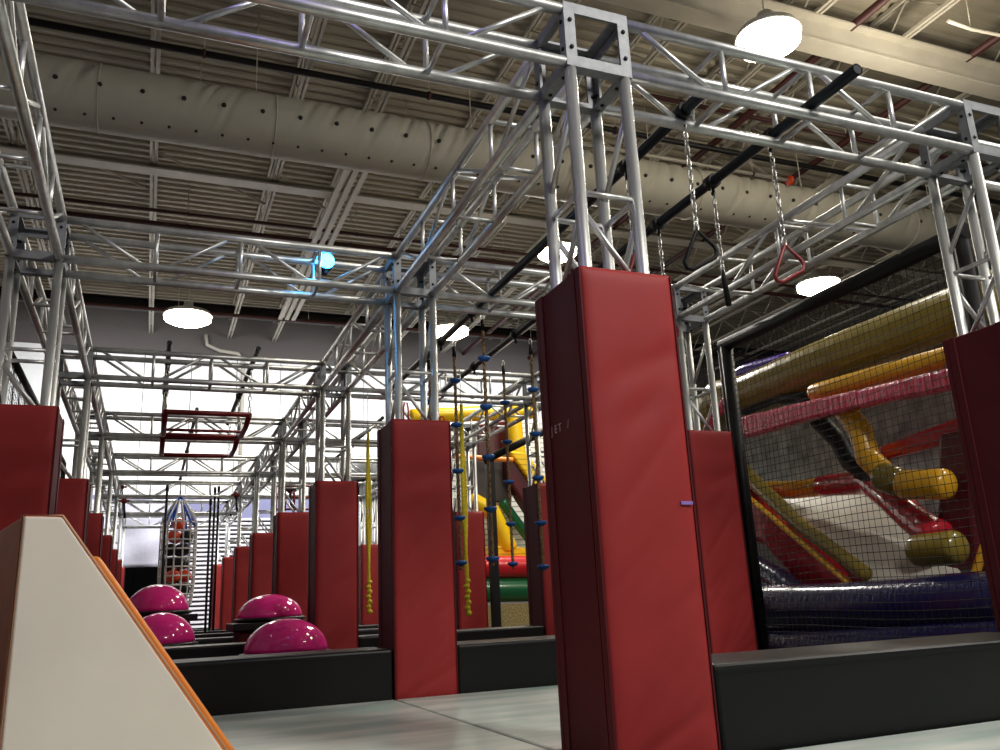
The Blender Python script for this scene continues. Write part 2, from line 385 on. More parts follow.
# corner block
def plate(axis, m=M['alu2']):
    o, i, th = HB, HB-.05, .006
    b = MB()
    def P(u, v, w):
        return {'X': V((w, u, v)), 'Y': V((u, w, v)), 'Z': V((u, v, w))}[axis]
    ring = [(-o,-o),(o,-o),(o,o),(-o,o)]; inn = [(-i,-i),(i,-i),(i,i),(-i,i)]
    vs = [P(u, v, -th) for u, v in ring]+[P(u, v, -th) for u, v in inn]+[P(u, v, th) for u, v in ring]+[P(u, v, th) for u, v in inn]
    fs = []
    for k in range(4):
        l = (k+1) % 4
        fs += [(k, l, 4+l, 4+k), (8+k, 12+k, 12+l, 8+l), (k, 8+k, 8+l, l), (4+k, 4+l, 12+l, 12+k)]
    me = b.add(vs, fs).mesh('face_plate'); me.materials.append(m); return me
PL = {a: plate(a) for a in 'XYZ'}
BO = {}
for a in 'XYZ':
    me = MB().lathe([(0,-.012),(.009,-.012),(.009,.012),(0,.012)], n=8, axis=a).mesh('bolt'); me.materials.append(M['bolt']); BO[a] = me
def block(x, y, label, bolts=False):
    t = thing('corner_block', label, 'truss block', (x, y, ZC), 'square truss corner blocks')
    for a, ax in (('X', V((1,0,0))), ('Y', V((0,1,0))), ('Z', V((0,0,1)))):
        for s in (-1, 1):
            p = inst(PL[a], 'face_plate', t, ax*(HB-.006)*s)
            if bolts and not (a == 'Z' and s == 1):
                for u in (-1, 1):
                    for v in (-1, 1):
                        q = {'X': V((0, u*(HB-.026), v*.065)), 'Y': V((u*(HB-.026), 0, v*.065)), 'Z': V((u*(HB-.026), v*.065, 0))}[a]
                        inst(BO[a], 'bolt', p, q)
    return t
colmesh = {}
colmesh['chord'] = MB().tube([(0,0,.012), (0,0,ZC-HB)], .0255, 14).mesh('chord')
colmesh['hx'] = MB().tube([(-CH,0,0), (CH,0,0)], .0125, 8).mesh('brace'); colmesh['hy'] = MB().tube([(0,-CH,0), (0,CH,0)], .0125, 8).mesh('brace')
colmesh['dx'] = MB().tube([(-CH,0,-.17), (CH,0,.17)], .0125, 8).mesh('brace'); colmesh['dy'] = MB().tube([(0,CH,-.17), (0,-CH,.17)], .0125, 8).mesh('brace')
colmesh['dx2'] = MB().tube([(-CH,0,.17), (CH,0,-.17)], .0125, 8).mesh('brace')
colmesh['base'] = MB().box((-.16,-.16,0), (.16,.16,.012)).mesh('base_plate')
for me in colmesh.values(): me.materials.append(M['alu'])
def column(x, y, label):
    t = thing('truss_column', label, 'truss column', (x, y, 0), 'square truss columns')
    for s in (-1, 1):
        for q in (-1, 1): inst(colmesh['chord'], 'chord', t, (CH*s, CH*q, 0))
    inst(colmesh['base'], 'base_plate', t)
    for z in (1.62, 2.1):
        for s in (-1, 1): inst(colmesh['hx'], 'brace', t, (0, CH*s, z)); inst(colmesh['hy'], 'brace', t, (CH*s, 0, z))
    for z, k in ((1.86, 0), (2.36, 1)):
        for s in (-1, 1):
            if k == 0: inst(colmesh['dx2'], 'brace', t, (0, CH*s, z))
            inst(colmesh['dy'], 'brace', t, (CH*s, 0, z))
    return t
# pads : four foam panels with closing flaps around every column
PW, PD, PH = .197, .205, 1.757
def cushion(lo, hi, wr=0., seed=0, face=None):
    b = MB(); b.box(lo, hi); return b
def padmesh():
    d = {}
    def fin(b, name, m, bev):
        o = b.obj(name, m, None, bevel=bev); dg = bpy.context.evaluated_depsgraph_get()
        me = bpy.data.meshes.new_from_object(o.evaluated_get(dg)); me.name = name; bpy.data.objects.remove(o)
        return me
    th = .045
    # front with gentle creases : grid displaced
    def grid(x0, x1, y, z0, z1, sgn, amp, seed, nx=26, nz=110):
        r = random.Random(seed); cr_ = [(r.uniform(x0, x1), r.uniform(z0+.1, z1-.1), r.uniform(.4, 1.0), r.uniform(.02, .05), r.uniform(.15, .45)) for _ in range(16)]
        b = MB(); F_ = []; B_ = []
        for j in range(nz+1):
            for i in range(nx+1):
                u = i/nx; v = j/nz; x = x0+(x1-x0)*u; z = z0+(z1-z0)*v
                e = min(u, 1-u)*(x1-x0); ez = min(v, 1-v)*(z1-z0)
                d_ = .014*(1-math.exp(-e/.02))*(1-math.exp(-ez/.02))
                for (cx, cz, an, wd, ln) in cr_:
                    a = (x-cx)*math.cos(an)+(z-cz)*math.sin(an); c = -(x-cx)*math.sin(an)+(z-cz)*math.cos(an)
                    d_ -= amp*math.exp(-(c/wd)**2-(a/ln)**2)*min(1, e/.03)
                F_.append((x, y+sgn*d_, z))
        o = len(F_); back = [(x, y-sgn*th, z) for x, _, z in F_]
        fs = []
        W = nx+1
        for j in range(nz):
            for i in range(nx):
                a = j*W+i; fs.append((a, a+1, a+W+1, a+W)); fs.append((o+a, o+a+W, o+a+W+1, o+a+1))
        for j in range(nz):
            for i in (0, nx): a = j*W+i; fs.append((a, a+W, o+a+W, o+a))
        for i in range(nx):
            for j in (0, nz): a = j*W+i; fs.append((a, a+1, o+a+1, o+a))
        b.add(F_+back, fs, True); return b
    d['front'] = grid(-PW, PW, -PD+.012, 0, PH, -1, .0045, 5).mesh('front_panel'); d['front'].materials.append(M['red'])
    d['front2'] = grid(-PW, PW, -PD+.012, 0, PH, -1, .0035, 11, 10, 40).mesh('front_panel'); d['front2'].materials.append(M['red'])
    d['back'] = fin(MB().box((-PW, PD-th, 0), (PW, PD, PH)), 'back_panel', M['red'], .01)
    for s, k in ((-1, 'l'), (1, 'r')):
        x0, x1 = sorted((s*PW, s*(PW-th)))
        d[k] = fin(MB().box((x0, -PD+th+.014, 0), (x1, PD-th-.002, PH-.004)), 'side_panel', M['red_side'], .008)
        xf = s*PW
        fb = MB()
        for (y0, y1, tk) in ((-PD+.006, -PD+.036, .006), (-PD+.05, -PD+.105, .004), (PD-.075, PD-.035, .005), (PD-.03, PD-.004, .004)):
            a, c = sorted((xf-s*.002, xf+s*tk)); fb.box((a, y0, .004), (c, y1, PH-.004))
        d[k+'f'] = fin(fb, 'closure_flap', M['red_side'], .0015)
    return d
PM = padmesh()
def pad(x, y, label, fine=False, rot=0):
    t = thing('column_pad', label, 'column pad', (x+.0045, y, 0), 'red vinyl column pads'); t.rotation_euler.z = rot
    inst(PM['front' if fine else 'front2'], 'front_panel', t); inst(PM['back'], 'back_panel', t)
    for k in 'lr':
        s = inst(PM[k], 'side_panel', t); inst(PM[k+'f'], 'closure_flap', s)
    return t
padlab = {
 ('M',0): 'tall bright red pad wrapping the near middle column, largest in view', ('M',1): 'red pad on the middle row column standing at the seam of the grey mats', ('M',2): 'red pad of the middle row just right of the pink domes',
 ('M',3): 'dark red pad of the middle row rising behind the right pair of pink domes', ('M',4): 'narrow red pad in the middle row, between a taller pad and the ribbed shutter side', ('M',5): 'small red pad second from the far end of the stepped middle row', ('M',6): 'farthest small red pad of the middle row beside the ribbed shutter', ('M',7): 'hardly visible red pad at the far end behind the middle row',
 ('L',0): 'red pad of the left row nearest the camera', ('L',1): 'big dark red pad at the left edge rising behind the white wedge', ('L',2): 'dark red pad directly right of the big one at the left edge', ('L',3): 'third dark red pad visible along the left row', ('L',4): 'fourth small dark red pad visible along the left row', ('L',5): 'fifth narrow dark red pad along the left row', ('L',6): 'sixth narrow dark red pad along the left row beside the black divider', ('L',7): 'farthest narrow dark red pad of the left row',
 ('R',0): 'dark red pad cut off by the right edge of the picture', ('R',1): 'red pad between the large near pad and the black net frame', ('R',2): 'dark red pad just left of the large near pad behind the knotted ropes', ('R',3): 'red pad behind the yellow strap and the leftmost knotted rope', ('R',4): 'red pad glimpsed in the gap behind the left yellow strap', ('R',5): 'far red pad low in the gap behind the left yellow strap'}
side = {'L': 'left row', 'M': 'middle row', 'R': 'right row'}
for s, X, n in (('L', XL, 8), ('M', XM, 8), ('R', XR, 6)):
    for i in range(n):
        if (s, i) == ('L', 0): 
            column(X, YR[i], 'square truss column at the near end of the left row, outside the picture'); block(X, YR[i], 'corner block at the near end of the left row'); continue
        l = padlab[(s, i)].split(' pad', 1)
        column(X, YR[i], 'square silver truss column of the %s, %s' % (side[s], row(i)))
        block(X, YR[i], 'square metal corner block joining beams over the %s, %s' % (side[s], row(i)), i < 2)
        pad(X, YR[i], padlab[(s, i)], i < 2)
column(XE, YR[0], 'square truss column outside the right edge in the nearest row'); block(XE, YR[0], 'corner block outside the right edge in the nearest row')
g = 'silver box truss beams'
for i in range(8):
    for a, b_, nm in ((XL, XM, 'left'), (XM, XR, 'middle')):
        if nm == 'middle' and i > 5: continue
        beam('X', b_-a-.305, 'truss_beam', 'silver box truss beam crossing the %s bay, %s' % (nm, row(i)), 'truss beam', ((a+b_)/2, YR[i], ZC), g)
beam('X', XE-XR-.305, 'truss_beam', 'silver box truss beam running off the top right edge of the picture', 'truss beam', ((XE+XR)/2, YR[0], ZC), g)
for s, X, n in (('L', XL, 8), ('M', XM, 8), ('R', XR, 6)):
    for i in range(n-1):
        beam('Y', YR[i+1]-YR[i]-.305, 'truss_beam', 'silver box truss beam running back over the %s between %s and %s columns' % (side[s], RN[i], RN[i+1]), 'truss beam', (X, (YR[i]+YR[i+1])/2, ZC), g)

# ------------------------------------------------------------------ barriers, mats
def barrier(x0, x1, y, label, h=.32, dp=.46, front=None):
    f = y-.2 if front is None else front
    t = thing('barrier_pad', label, 'barrier', ((x0+x1)/2, f+dp/2, 0), 'black padded barriers')
    w = (x1-x0)/2
    MB().box((-w, -dp/2, 0), (w, dp/2, h)).obj('cover', M['black'], t, bevel=.018, seg=3)
    s = MB(); s.box((-w+.02, -dp/2-.003, h-.035), (w-.02, -dp/2+.001, h-.031)); s.obj('seam', M['pipeb'], t)
    return t
bl = {('l',1): 'long black padded barrier in front of the pink domes', ('m',1): 'black padded barrier between the seam column and the large near pad', ('m',0): 'long black padded barrier at the bottom right'}
EPS = .012
barrier(XM+PW+EPS, XR-PW-EPS, YR[0], bl[('m',0)])
barrier(XR+PW+EPS, XE-.3, YR[0], 'black padded barrier continuing off the right edge')
for i in range(1, 7):
    barrier(XL+PW+EPS, XM-PW-EPS, YR[i], bl.get(('l', i), 'black padded barrier across the left bay, %s' % row(i)))
    if i < 6: barrier(XM+PW+EPS, XR-PW-EPS, YR[i], bl.get(('m', i), 'black padded barrier across the middle bay, %s' % row(i)))
def fmat(x0, x1, y0, y1, label):
    return tag(MB().box((x0, y0, .0), (x1, y1, .03)).obj('floor_mat', M['mat_'], None, bevel=.012), label, 'mat', 'pale grey green floor mats')
fmat(-.5, 1.405, 1.2, 5.245, 'pale grey green floor mat left of the seam')
fmat(1.413, 3.7, 3.05, 5.245, 'pale grey green floor mat right of the seam behind the large near pad')
fmat(1.85, 5.2, .2, 2.55, 'floor mat corner in front of the right black barrier')

# ------------------------------------------------------------------ wedges at the left
def wedge(label, c, yaw, top, slope, z1, depth, mf, ms, edge):
    t = thing('foam_wedge', label, 'wedge', c); t.rotation_euler.z = yaw
    run = z1*slope
    def sec(y0, y1, g_, name, m, bev=.006):
        MB().prism([(g_, y0, 0), (top+run-g_, y0, 0), (top-g_*.3, y0, z1-g_), (g_, y0, z1-g_)], (0, y1-y0, 0)).obj(name, m, t, bevel=bev, seg=3)
    sec(-.012, 0, .004, 'front_face', mf); sec(0, depth, 0, 'body', ms, .012)
    if edge: MB().tube([(.0, -.008, .01), (.0, -.008, z1-.0), (top, -.008, z1), (top+run, -.008, .01)], .0035, 6).obj('edge_piping', edge, t)
    return t
WY = 2.5
a = at(22, 515, Y=WY)
yaw = math.radians(15)
# slope of the right edge measured on the turned face
nrm = V((-math.sin(yaw), math.cos(yaw), 0)); dx = V((math.cos(yaw), math.sin(yaw), 0))
def onface(px, py):
    v = R2*((px-500)/F) - U2*((py-375)/F) + FW; k = (a-CAM).dot(nrm)/v.dot(nrm); q = CAM+v*k
    return (q-a).dot(dx), q.z
tw, tz = onface(62, 515); bx, bz = onface(222, 748)
wedge('large off-white foam wedge with brown left side at lower left', (a.x, a.y, 0), yaw, tw, (bx-tw)/(a.z-bz), a.z, .6, M['wedge'], M['brown'], M['piping'])
# second, orange, behind
p1 = at(99, 556, Y=3.35); p2 = at(229, 742, Y=3.35)
sl = (p2.x-p1.x)/(p1.z-p2.z)
wedge('orange foam wedge showing as a bright strip behind the off-white one', (p1.x-.35, 3.35, 0), 0, .35, sl, p1.z, .45, M['orange'], M['orange'], None)

# ------------------------------------------------------------------ domes
def dome(px, py, Y, w, label, hgt=.25, ped=None, plat='black platform'):
    c = at(px, py, Y=Y); r = .325
    t = thing('balance_dome', label, 'balance dome', c, 'pink balance domes')
    pr = [(r*math.cos(k*PI/28), hgt*math.sin(k*PI/28)) for k in range(15)]
    MB().lathe([(r*.97, -.005)]+pr, n=48).obj('dome', M['pink'], t)
    MB().lathe([(0,-.045),(r*1.0,-.045),(r*1.1,-.03),(r*1.1,-.008),(r*.98,0),(0,0)], n=48).obj('rim', M['dome_base'], t)
    q = thing('platform', 'black topped maroon stand under the %s' % label.replace('pink balance dome ', 'dome '), 'stand', (c.x, c.y, 0), 'stands under the domes')
    MB().box((-.4,-.4,c.z-.12), (.4,.4,c.z-.047)).obj('top_board', M['black'], q, bevel=.01)
    MB().box((-.33,-.33,0.0), (.33,.33,c.z-.121)).obj('pedestal', M['red_side'], q, bevel=.01)
dome(286, 651, 7.15, 82, 'pink balance dome in front at right, nearest the camera', .25)
dome(270, 617, 9.3, 62, 'pink balance dome higher up behind the front right one', .23)
dome(160, 643, 9.3, 52, 'pink balance dome lower of the left pair', .29)
dome(157, 611, 10.18, 61, 'pink balance dome upper of the left pair', .28)

# ------------------------------------------------------------------ black pipes with collars
def ypipe(X, z, y0, y1, label, collars, r=.024, m='pipe', hang=None):
    t = thing('grip_pipe', label, 'pipe', (X, 0, z), 'dark pipes resting on the trusses')
    b = MB().tube([(0, y0, 0), (0, y1, 0)], r, 14, caps=False); b.tube([(0, y0+.001, 0), (0, y0+.002, 0)], r*.8, 14)
    b.obj('pipe', M[m], t)
    for y in collars:
        c = MB().tube([(0, y-.03, 0), (0, y+.03, 0)], r*1.45, 12); c.tube([(0, y, -r), (0, y, -r-.05)], .012, 6)
        c.obj('collar', M['pipeb'], t)
ypipe(2.75, 2.742, 2.36, 8.65, 'long dark pipe with open near end resting on the near middle beam', [2.95, 3.43, 3.98, 6.21, 7.22], .028)
ypipe(2.2, 2.742, 2.70, 8.6, 'dark pipe left of the long one, above the black triangle grip', [2.89, 3.42, 5.78, 6.55, 6.97], .028)
ypipe(.05, 3.0, 7.95, 11.4, 'left black pipe carrying the red hanging frames', [8.6, 9.7, 9.85, 11.], .024, 'pipeb')
ypipe(.84, 3.0, 7.95, 11.4, 'right black pipe carrying the red hanging frames', [8.6, 9.7, 9.85, 11.], .024, 'pipeb')
ypipe(.42, 3.0, 10.6, 16.6, 'black pipe farther back over the left bay', [12, 13.5, 16.36], .022, 'pipeb')
ypipe(2.75, 3.0, 10.7, 14, 'dark pipe farther back over the middle bay', [11.5, 12.5], .024, 'pipeb')

# ------------------------------------------------------------------ chains and grips
def chainmb(p, q, link=.05, r=.0042, w=.011):
    p = V(p); q = V(q); n = max(2, int((q-p).length/(link*.72))); d = (q-p)/n; b = MB(); ax = d.normalized()
    for i in range(n):
        c = p+d*(i+.5); u = ax.cross(V((1,0,0)) if i % 2 else V((0,1,0)))
        if u.length < .1: u = V((1,0,0))
        u.normalize(); L = link/2-w*.3; pts = []
        for k in range(10):
            a_ = 2*PI*k/10; pts.append(c+ax*(math.cos(a_)*L)+u*(math.sin(a_)*w))
        b.tube(pts, r, 5, closed=True)
    return b
def grip(X, Y, z0, z1, label, kind, m, turn=0.3):
    t = thing('hanging_grip', label, 'grip', (X, Y, z0), 'grips hung on chains')
    L = z0-z1
    chainmb((0,0,-.03), (0,0,-L)).obj('chain', M['chain'], t)
    c = MB(); c.tube([V((math.cos(k*PI/5)*.012, 0, -L-.015+math.sin(k*PI/5)*.028)) for k in range(10)], .004, 6, closed=True); c.obj('carabiner', M['chain'], t)
    b = MB(); e = V((math.cos(turn), math.sin(turn), 0))
    if kind == 'tri':
        pts = [(0, -.03), (-.075, -.19), (-.065, -.215), (-.04, -.222), (.075, -.16), (.085, -.13), (.075, -.105)]
        b.tube([e*x+V((0,0,-L+z)) for x, z in pts], .0105, 8, closed=True)
    elif kind == 'bar':
        b.tube([(0,0,-L-.02), (0,0,-L-.06), (.012,.0,-L-.22)], [.008, .014, .016], 8)
    b.obj('handle', M[m], t)
grip(2.2, 2.89, 2.742, 2.17, 'black triangular grip on a chain nearest the big silver column', 'tri', 'ringb', -.2)
grip(2.75, 2.95, 2.742, 2.19, 'dark red triangular grip on a chain right of the black one', 'tri', 'ringr', -.2)
grip(2.75, 3.43, 2.742, 2.24, 'straight black grip stick on a chain between the triangular grips', 'bar', 'ringb')
grip(2.75, 3.98, 2.742, 2.2, 'chain ending behind the top right corner of the large near pad', 'tri', 'ringr')
grip(2.2, 3.42, 2.742, 2.27, 'chain hanging behind the tubes of the near middle column', 'tri', 'ringr')

# ------------------------------------------------------------------ knotted ropes with blue discs
def climbrope(X, Y, label, ztop, discs, zend):
    t = thing('climbing_rope', label, 'climbing rope', (X, Y, 0), 'ropes with blue foot discs')
    z1 = 2.714
    b = MB()
    if z1-ztop > .06: b.tube([(0,0,z1), (0,0,ztop)], .005, 6)
    b.tube([V((math.cos(k*PI/6)*.014, 0, ztop+.02+math.sin(k*PI/6)*.03)) for k in range(12)], .005, 6, closed=True); b.obj('carabiner', M['chain'], t)
    MB().tube([(0,0,ztop), (0,0,ztop-.09)], [.014, .018], 10).obj('sleeve', M['ringb'], t)
    b = MB(); n = int((ztop-zend)/.012)
    for ph in (0, PI*2/3, PI*4/3):
        b.tube([V((.007*math.cos(ph+i*.42), .007*math.sin(ph+i*.42), ztop-.05-(ztop-.05-zend)*i/n)) for i in range(n+1)], .0075, 6)
    b.obj('rope', M['rope'], t)
    for z in discs:
        MB().lathe([(.008,-.022),(.028,-.02),(.047,-.004),(.05,.006),(.046,.014),(.012,.018),(.008,.02)], (0,0,z), 24).obj('foot_disc', M['disc'], t)
def zs(X, Y, pys, px): return [at(px, py, Y=Y).z for py in pys]
for (X, Y, l, top, ds, px, end) in (
 (2.27, 6.55, 'leftmost full climbing rope with blue discs, beside the yellow strap', 347, (381,425,471,518,563), 457, 570),
 (2.24, 5.78, 'second climbing rope with the largest blue discs', 320, (359,407,457,509,559), 487, 566),
 (2.95, 7.22, 'third climbing rope with small blue discs, ending lowest against the red inflatable', 366, (403,442,482,524,564), 508, 569),
 (2.87, 6.21, 'rightmost climbing rope with blue discs next to the large near pad', 345, (390,434,478,523,567), 538, 572),
 (2.2, 6.97, 'climbing rope mostly hidden behind the seam column and its pad', 360, (402,446,490,530), 430, 560)):
    X = at({457: 455, 487: 484, 508: 505, 538: 533, 430: 430}[px], ds[0], Y=Y).x
    z = zs(X, Y, ds, px); climbrope(X, Y, l, at(px, top, Y=Y).z, z, at(px, end, Y=Y).z)

# ------------------------------------------------------------------ yellow straps
def strap(X, Y, z0, z1, label, w=.022):
    t = thing('yellow_strap', label, 'strap', (X, Y, 0), 'yellow looped straps')
    b = MB(); n = 60
    for s in (-1, 1):
        vs = []
        for i in range(n+1):
            f = i/n; z = z0+(z1-z0)*f; tw = math.sin(f*9+s)*.5+s*.3
            off = s*.016*math.sin(PI*min(1, f*1.15))*(1 if f < .87 else .4)
            e = V((math.cos(tw), math.sin(tw), 0))*w*(.6+.3*abs(math.sin(f*14)))*.8
            c = V((off, .012*s, z)); nn = V((-e.y, e.x, 0)).normalized()*.0025
            vs += [c-e-nn, c+e-nn, c+e+nn, c-e+nn]
        fs = [(i*4+k, i*4+(k+1) % 4, i*4+4+(k+1) % 4, i*4+4+k) for i in range(n) for k in range(4)]+[(0,1,2,3), (n*4+3, n*4+2, n*4+1, n*4)]
        b.add(vs, fs, True)
    b.obj('webbing', M['yellow'], t)
    b = MB()
    for k in range(7):
        z = z1+.02+k*.045
        b.lathe([(.0,-.024),(.022,-.015),(.03,0),(.022,.015),(0,.024)], (.006*(-1)**k, 0, z), 8)
    b.obj('knotted_end', M['yellow'], t)
    MB().tube([(0,0,z0-.02), (0,0,2.66)], .004, 6).obj('cord', M['chain'], t)
p = at(368, 432, Y=8.05); q = at(368, 614, Y=8.05); strap(p.x, 8.05, p.z, q.z, 'yellow looped strap hanging between two red pads left of the seam column', .022)
p = at(459, 404, Y=7.05); q = at(466, 616, Y=7.05); strap((p.x+q.x)/2+.02, 7.05, p.z, q.z, 'yellow strap with braided end hanging beside the leftmost knotted rope', .026)
# small loops on top of the seam column pad
for px, py, l, h in ((406, 419, 'dark red loop of strap standing on top of the seam column pad, left', .12), (442, 420, 'small orange strap end on the seam column pad, right', .035)):
    c = at(px, py, Y=5.3); c.z = PH
    b = MB().tube([c+V((-.015,0,-.004)), c+V((-.016,0,h*.7)), c+V((-.008,0,h)), c+V((.008,0,h)), c+V((.016,0,h*.7)), c+V((.015,0,-.004))], .006, 6)
    tag(b.obj('strap_loop', M['orangestrap']), l, 'strap')

# ------------------------------------------------------------------ red hanging frames
def rframe(x0, x1, y0, y1, z, label, mid):
    t = thing('swing_ladder', label, 'hanging frame', ((x0+x1)/2, (y0+y1)/2, z), 'red frames hung from the black pipes')
    w = (x1-x0)/2; d = (y1-y0)/2
    MB().tube([(-w,-d,0), (w,-d,0)], .026, 8).obj('bar', M['redpaint'], t); MB().tube([(-w,d,0), (w,d,0)], .026, 8).obj('bar', M['redpaint'], t)
    if mid: MB().tube([(-w,d*.5,-.0), (w,d*.5,-.0)], .016, 8).obj('bar', M['redpaint'], t)
    for s in (-1, 1):
        MB().tube([(s*w, -d, 0), (s*(w+.0), -d*.4, -.06), (s*w, d*.4, -.06), (s*w, d, 0)], .028, 8).obj('side_rail', M['redpaint'], t)
        for q in (-1, 1):
            chainmb((s*w, q*d, .027), (s*w, q*d, 2.975-z), .07, .006, .014).obj('chain', M['chain'], t)
rframe(.05, .84, 8.6, 9.75, 2.5, 'dark red tubular frame hung on chains, front and upper one', True)
rframe(.05, .84, 9.87, 11.0, 2.5, 'dark red tubular frame hung on chains, rear one below the first', False)

# ------------------------------------------------------------------ net bag, poles
t = thing('ball_bag', 'white net bag with blue straps hung in the left bay', 'net bag', (.44, 16.2325, 0))
def bagr(z):
    if z > 2.25: return .3*(2.72-z)/.47
    return .3-.06*max(0, (1.2-z))/.6 if z > .8 else .24*(z-.6)/.2+.02
zz_ = [2.2-.155*k for k in range(11)]
b = MB()
for z in zz_: b.tube([V((bagr(z)*math.cos(k*PI/10), bagr(z)*math.sin(k*PI/10), z)) for k in range(20)], .015, 5, closed=True)
for k in range(14):
    a_ = k*2*PI/14; b.tube([V((bagr(z)*math.cos(a_), bagr(z)*math.sin(a_), z)) for z in [2.6]+[2.3]+zz_], .014, 5)
b.obj('net', M['bagnet'], t)
for k in range(4):
    a_ = k*PI/2+.6; MB().tube([V((.02*math.cos(a_), .02*math.sin(a_), 2.65)), V((.32*math.cos(a_), .32*math.sin(a_), 2.2)), V((.3*math.cos(a_+.5), .3*math.sin(a_+.5), 2.12)), V((.05*math.cos(a_+.3), .05*math.sin(a_+.3), 2.62))], .02, 6).obj('strap', M['bluerope'], t)
bp_ = []
for k in range(18):
    ly = k//3; an = ly*.6-PI/2+.5+(k % 3)*2*PI/3
    bp_.append((.137*math.cos(an), .137*math.sin(an), .82+.227*ly, int(ly in (1, 3, 4) or k in (2, 17))))
bp_.append((0, 0, 2.165, 0))
for k, (x, y, z, c) in enumerate(bp_):
    b = MB().lathe([(.111*math.sin(j*PI/12), .111*math.cos(j*PI/12)) for j in range(13)], (0,0,0), 16)
    tag(b.obj('play_ball', M['ballk' if c else 'ballo'], None, loc=(.44+x, 16.2325+y, z)), ('black ball' if c else 'orange ball')+' inside the white net bag, '+([p_+q_ for p_ in ('lowest layer ', 'second layer ', 'third layer ', 'fourth layer ', 'fifth layer ', 'sixth layer ') for q_ in ('front', 'rear right', 'rear left')]+['single one on top'])[k], 'ball', 'balls in the net bag')
def pole(px, pyt, pyb, Y, label, r=.02):
    p = at(px[0], pyt, Y=Y); q = at(px[1], pyb, Y=Y); 
    t = thing('black_pole', label, 'pole', (q.x, Y, 0), 'thin black poles')
    MB().tube([(0,0,.323 if Y > 16.1 else 0), (0,0,p.z)], r, 8).obj('rod', M['pipeb'], t); MB().tube([(0,0,p.z-.05), (0,0,p.z+.05)], r*1.2, 8).obj('cap', M['pipeb'], t)
    MB().tube([(0,0,p.z+.05), (0,0,2.7)], r*.35, 6).obj('cord', M['chain'], t)
pole((210,205), 502, 634, 15.6, 'left of three thin black poles before the ribbed shutter', .02)
pole((213,209), 490, 636, 16.23, 'middle of three thin black poles before the ribbed shutter', .02)
pole((217,213), 489, 634, 16.3, 'right of three thin black poles before the ribbed shutter', .02)
pole((164,161), 488, 600, 15.2, 'single thin black pole left of the net bag', .022)
# cord with small weights
for (px, l) in ((188, 'small black pulley hung over the net bag'), (146, 'small black pulley at the left of the net bag')):
    pass
# red clamps on far columns
for k, (px, py, Y, l) in enumerate(((122, 487, 18.97, 'red clamp pulley on the far left column, upper'), (124, 501, 16.23, 'red clamp pulley on the far left column, lower'), (230, 502, 18.97, 'red and black clamp pulley hung left of the far middle column'), (236, 495, 16.23, 'dark clamp on the far truss beam above the shutter'), (290, 490, 13.51, 'red clamp behind the fourth middle row column'))):
    p = at(px, py, Y=Y); t = thing('clamp_pulley', l, 'clamp', p, 'clamps on the far trusses')
    MB().lathe([(0,-.03),(.05,-.03),(.05,.03),(0,.03)], n=14, axis='Y').obj('wheel', M['redpaint'], t)
    if p.z < 2.6: MB().tube([(0,0,.02), (0,0,2.657-p.z)], .008, 6).obj('cord', M['chain'], t)
    MB().box((-.09,-.04,-.015), (.09,.04,.015)).obj('bracket', M['redpaint' if k % 2 else 'pipeb'], t); MB().tube([(0,0,-.02), (.03,0,-.3)], .02, 6).obj('tail', M['pipeb'], t)
# red lattice behind middle row
p = at(293, 497, Y=15.6); t = thing('lattice_rack', 'red lattice rack glimpsed behind the middle row of columns', 'rack', p)
for k in range(5): MB().tube([(-.3+k*.16,0,-.25), (-.3+k*.16,0,.22)], .022, 6).obj('bar', M['redpaint'], t)
for z in (-.22, 0, .2): MB().tube([(-.34,0,z), (.38,0,z)], .02, 6).obj('rail', M['redpaint'], t)
for x in (-.3, .34): MB().tube([(x,0,-.2), (x,0,-p.z)], .02, 6).obj('leg', M['redpaint'], t)
# grey hood and cloths glimpsed behind the left yellow strap
p = at(368, 470, Y=18.5); t = thing('grey_hood', 'grey rounded hood glimpsed behind the left yellow strap', 'hood', (p.x, 18.5, 0))
MB().lathe([(0,p.z+.35),(.2,p.z+.32),(.36,p.z+.15),(.42,p.z-.25),(.38,p.z-.26),(0,p.z-.25)], n=20).obj('shell', M['greyhood'], t)
MB().lathe([(0,p.z-.26),(.4,p.z-.27),(.36,p.z-.55),(0,p.z-.55)], n=20).obj('lower_part', M['pipeb'], t)
MB().box((-.3,-.02,.3), (.4,.03,p.z-.56)).obj('sheet', M['cloth'], t); MB().tube([(0,0,0), (0,0,.31)], .05, 8).obj('post', M['pipeb'], t)

# blue stage lamp on the second row beam
p = at(326, 262, Y=YR[1]+CH); t = thing('blue_lamp', 'glowing blue lamp clamped on the second row beam over the left bay', 'lamp', (p.x, YR[1]+CH, p.z))
MB().tube([(0,.11,0), (0,-.02,0)], .06, 14).obj('housing', M['pipeb'], t); MB().lathe([(.056,0),(.05,-.02),(0,-.03)], (0,-.022,0), 16, 'Y').obj('lens', M['bluelamp'], t)
MB().box((-.01,-.01,-.09), (.01,.03,-.03)).obj('clamp', M['pipeb'], t)
L = bpy.data.lights.new('blue_light', 'POINT'); L.energy = 3; L.color = (.05,.4,1); L.shadow_soft_size = .05
lo = bpy.data.objects.new('blue_light', L); C.objects.link(lo); lo.location = (p.x, YR[1]+.02, p.z+.02)

